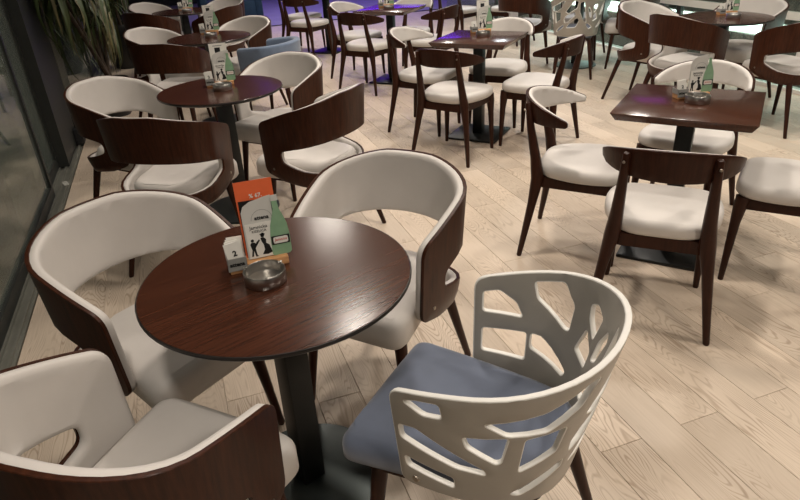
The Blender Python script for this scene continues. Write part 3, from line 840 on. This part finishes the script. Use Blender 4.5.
# ------------------------------------------------------------------ plants by the glass front
def leafy(name, x, y, stems, label, pot=1.0, seed=1, xmax=9.0):
    rnd = random.Random(seed); root = empty(name, (x, y, 0)); tag(root, label, 'plant')
    if pot:
        b = bmesh.new(); k_ = pot; lathe(b, [(r_*min(1, k_+.1), z_*k_) for r_, z_ in [(0, 0), (.17, 0), (.20, .05), (.25, .30), (.26, .52), (.25, .55), (.235, .545), (.23, .50), (0, .50)]], 36)
        pt = obj('planter', b, 'planter_black', root, 40)
        b = bmesh.new(); lathe(b, [(r_*min(1, k_+.1), z_*k_) for r_, z_ in [(0, .515), (.12, .512), (.229, .505), (.229, .501), (0, .501)]], 24); obj('soil', b, 'soil', pt, 40)
    for (hx, hy, hz, n, ln) in stems:
        b = bmesh.new(); tube_path(b, [(0.02*rnd.random(), 0, .50*pot), (hx*.35, hy*.35, hz*.55), (hx, hy, hz)], [.022, .019, .014], 8); obj('stem', b, 'stem_brown', root, 40)
        for k in range(n):
            a = 2*pi*k/n*2.4 + rnd.random()*.9; el = radians(rnd.uniform(-10, 75)); L = ln*rnd.uniform(.7, 1.1); wd = rnd.uniform(.012, .021)
            b = bmesh.new(); m = 7; pv = None; p = Vector((hx, hy, hz + .05*rnd.random())); dr = el
            for j in range(m+1):
                t = j/m; w_ = wd*(.55+.9*t if t < .35 else .865*(1-t)/.65+.02)
                side = Vector((-sin(a), cos(a), 0))*w_; q = (b.verts.new(p-side), b.verts.new(p+Vector((0, 0, -.25*w_))), b.verts.new(p+side))
                if pv:
                    b.faces.new((pv[0], pv[1], q[1], q[0])); b.faces.new((pv[1], pv[2], q[2], q[1]))
                pv = q; p = p + Vector((cos(a)*cos(dr), sin(a)*cos(dr), sin(dr)))*(L/m); dr -= radians(rnd.uniform(16, 27))
                p.x = min(max(p.x, -.84-x), xmax-x); p.z = max(p.z, .06)
            obj('leaf', b, 'leaf_green' if rnd.random() < .8 else 'leaf_dry', root, 60)
    return root
leafy('potted_plant', -.56, 9.15, [(.0, -.12, 1.0, 50, .75), (-.05, .15, 1.3, 44, .75), (.1, .2, .85, 36, .6), (-.1, -.2, .8, 40, .6)], 'tall plant with long arching narrow leaves in a black planter', 1.0, 3, -.42)
leafy('potted_plant', -.62, 6.55, [(-.05, .05, 1.05, 70, .85), (-.04, .30, 1.20, 60, .8), (-.04, -.35, 1.05, 80, .9), (.05, .1, .80, 60, .7), (-.10, -.70, 1.15, 70, .8), (-.12, -1.05, 1.25, 60, .75)], 'drooping narrow-leaved plant against the dark pillar', .62, 8, -.46)

# ------------------------------------------------------------------ window front on the far side of the hall
wr = empty('wall_right'); tag(wr, 'dark glass front with pale sill and horizontal beam', kind='structure')
slab('sill', WX1, WX1+.10, Y0, 11.6, -.10, .03, 'sill_white', wr)
slab('beam', WX1+.01, WX1+.07, Y0, 11.6, .595, .66, 'sill_white', wr)
for k in range(6):
    ya = -.6+2.05*k; slab('pane', WX1+.035, WX1+.045, ya+.03, ya+2.02, .03, .595, 'window_glass', wr); slab('pane', WX1+.035, WX1+.045, ya+.03, ya+2.02, .66, 2.95, 'window_glass', wr)
    slab('mullion', WX1+.015, WX1+.065, ya-.025, ya+.03, .03, 2.95, 'frame_dark', wr)
pb = empty('planter_box', (5.80, 5.6, -.10)); tag(pb, 'long low planter box with white light strip outside the window front', 'planter')
slab('box', -.18, .45, -3.6, 4.6, 0, .42, 'wall_dark', pb); slab('light_strip', -.20, -.18, -3.6, 4.6, .44, .55, 'led_white', pb); slab('light_rail', -.18, -.15, -3.6, 4.6, .42, .56, 'sill_white', pb)
rnd = random.Random(5)
for k in range(34):
    y = 2.3+.245*k; r = empty('planter_grass', (5.96+.06*rnd.random(), y, .321)); tag(r, 'tuft of teal-lit upright grass in the planter outside the window', 'plant', 'grass tufts outside the window front')
    b = bmesh.new()
    for j in range(9):
        a = rnd.uniform(0, 2*pi); bx, by = rnd.uniform(-.08, .08), rnd.uniform(-.075, .075); h = rnd.uniform(.15, .34)
        w_ = .012; q = [b.verts.new((bx-w_, by-w_, 0)), b.verts.new((bx+w_, by+w_, 0)), b.verts.new((bx+.02*cos(a)+w_*.6, by+.02*sin(a)+w_*.6, h*.6)), b.verts.new((bx+.02*cos(a)-w_*.6, by+.02*sin(a)-w_*.6, h*.6)), b.verts.new((bx+.03*cos(a), by+.03*sin(a), h))]
        b.faces.new(q[:4]); b.faces.new((q[3], q[2], q[4]))
    obj('blades', b, 'teal_leaf', r)

# ------------------------------------------------------------------ far end
sf = empty('sofa', (1.15, 12.35, 0)); tag(sf, 'navy upholstered sofa beyond the threshold strip', 'sofa')
slab('seat', -.42, .42, -.40, .30, .12, .44, 'navy_fabric', sf, .04); slab('backrest', -.42, .42, .18, .40, .12, .90, 'navy_fabric', sf, .05)
slab('armrest', -.54, -.40, -.40, .40, .12, .66, 'navy_fabric', sf, .04); slab('armrest', .40, .54, -.40, .40, .12, .66, 'navy_fabric', sf, .04)
for sx in (-.45, .45):
    for sy in (-.32, .32): slab('leg', sx-.03, sx+.03, sy-.03, sy+.03, 0, .125, 'edge_black', sf)
sg = empty('wall_lamp', (4.75, 16.9, 1.65)); tag(sg, 'wide purple light panel on the far wall of the hall', 'lamp')
slab('diffuser', -2.7, 2.7, 0, .05, 0, .62, 'led_purple', sg); slab('frame', -2.76, 2.76, .05, .09, -.06, .68, 'frame_dark', sg)
sb = empty('light_sign', (WX1-.02, 6.35, 1.55)); tag(sb, 'purple light box hung on the window front', 'light box')
slab('diffuser', -.04, 0, -.55, .40, 0, .85, 'led_violet', sb); slab('frame', 0, .02, -.58, .43, -.03, .88, 'frame_dark', sb)
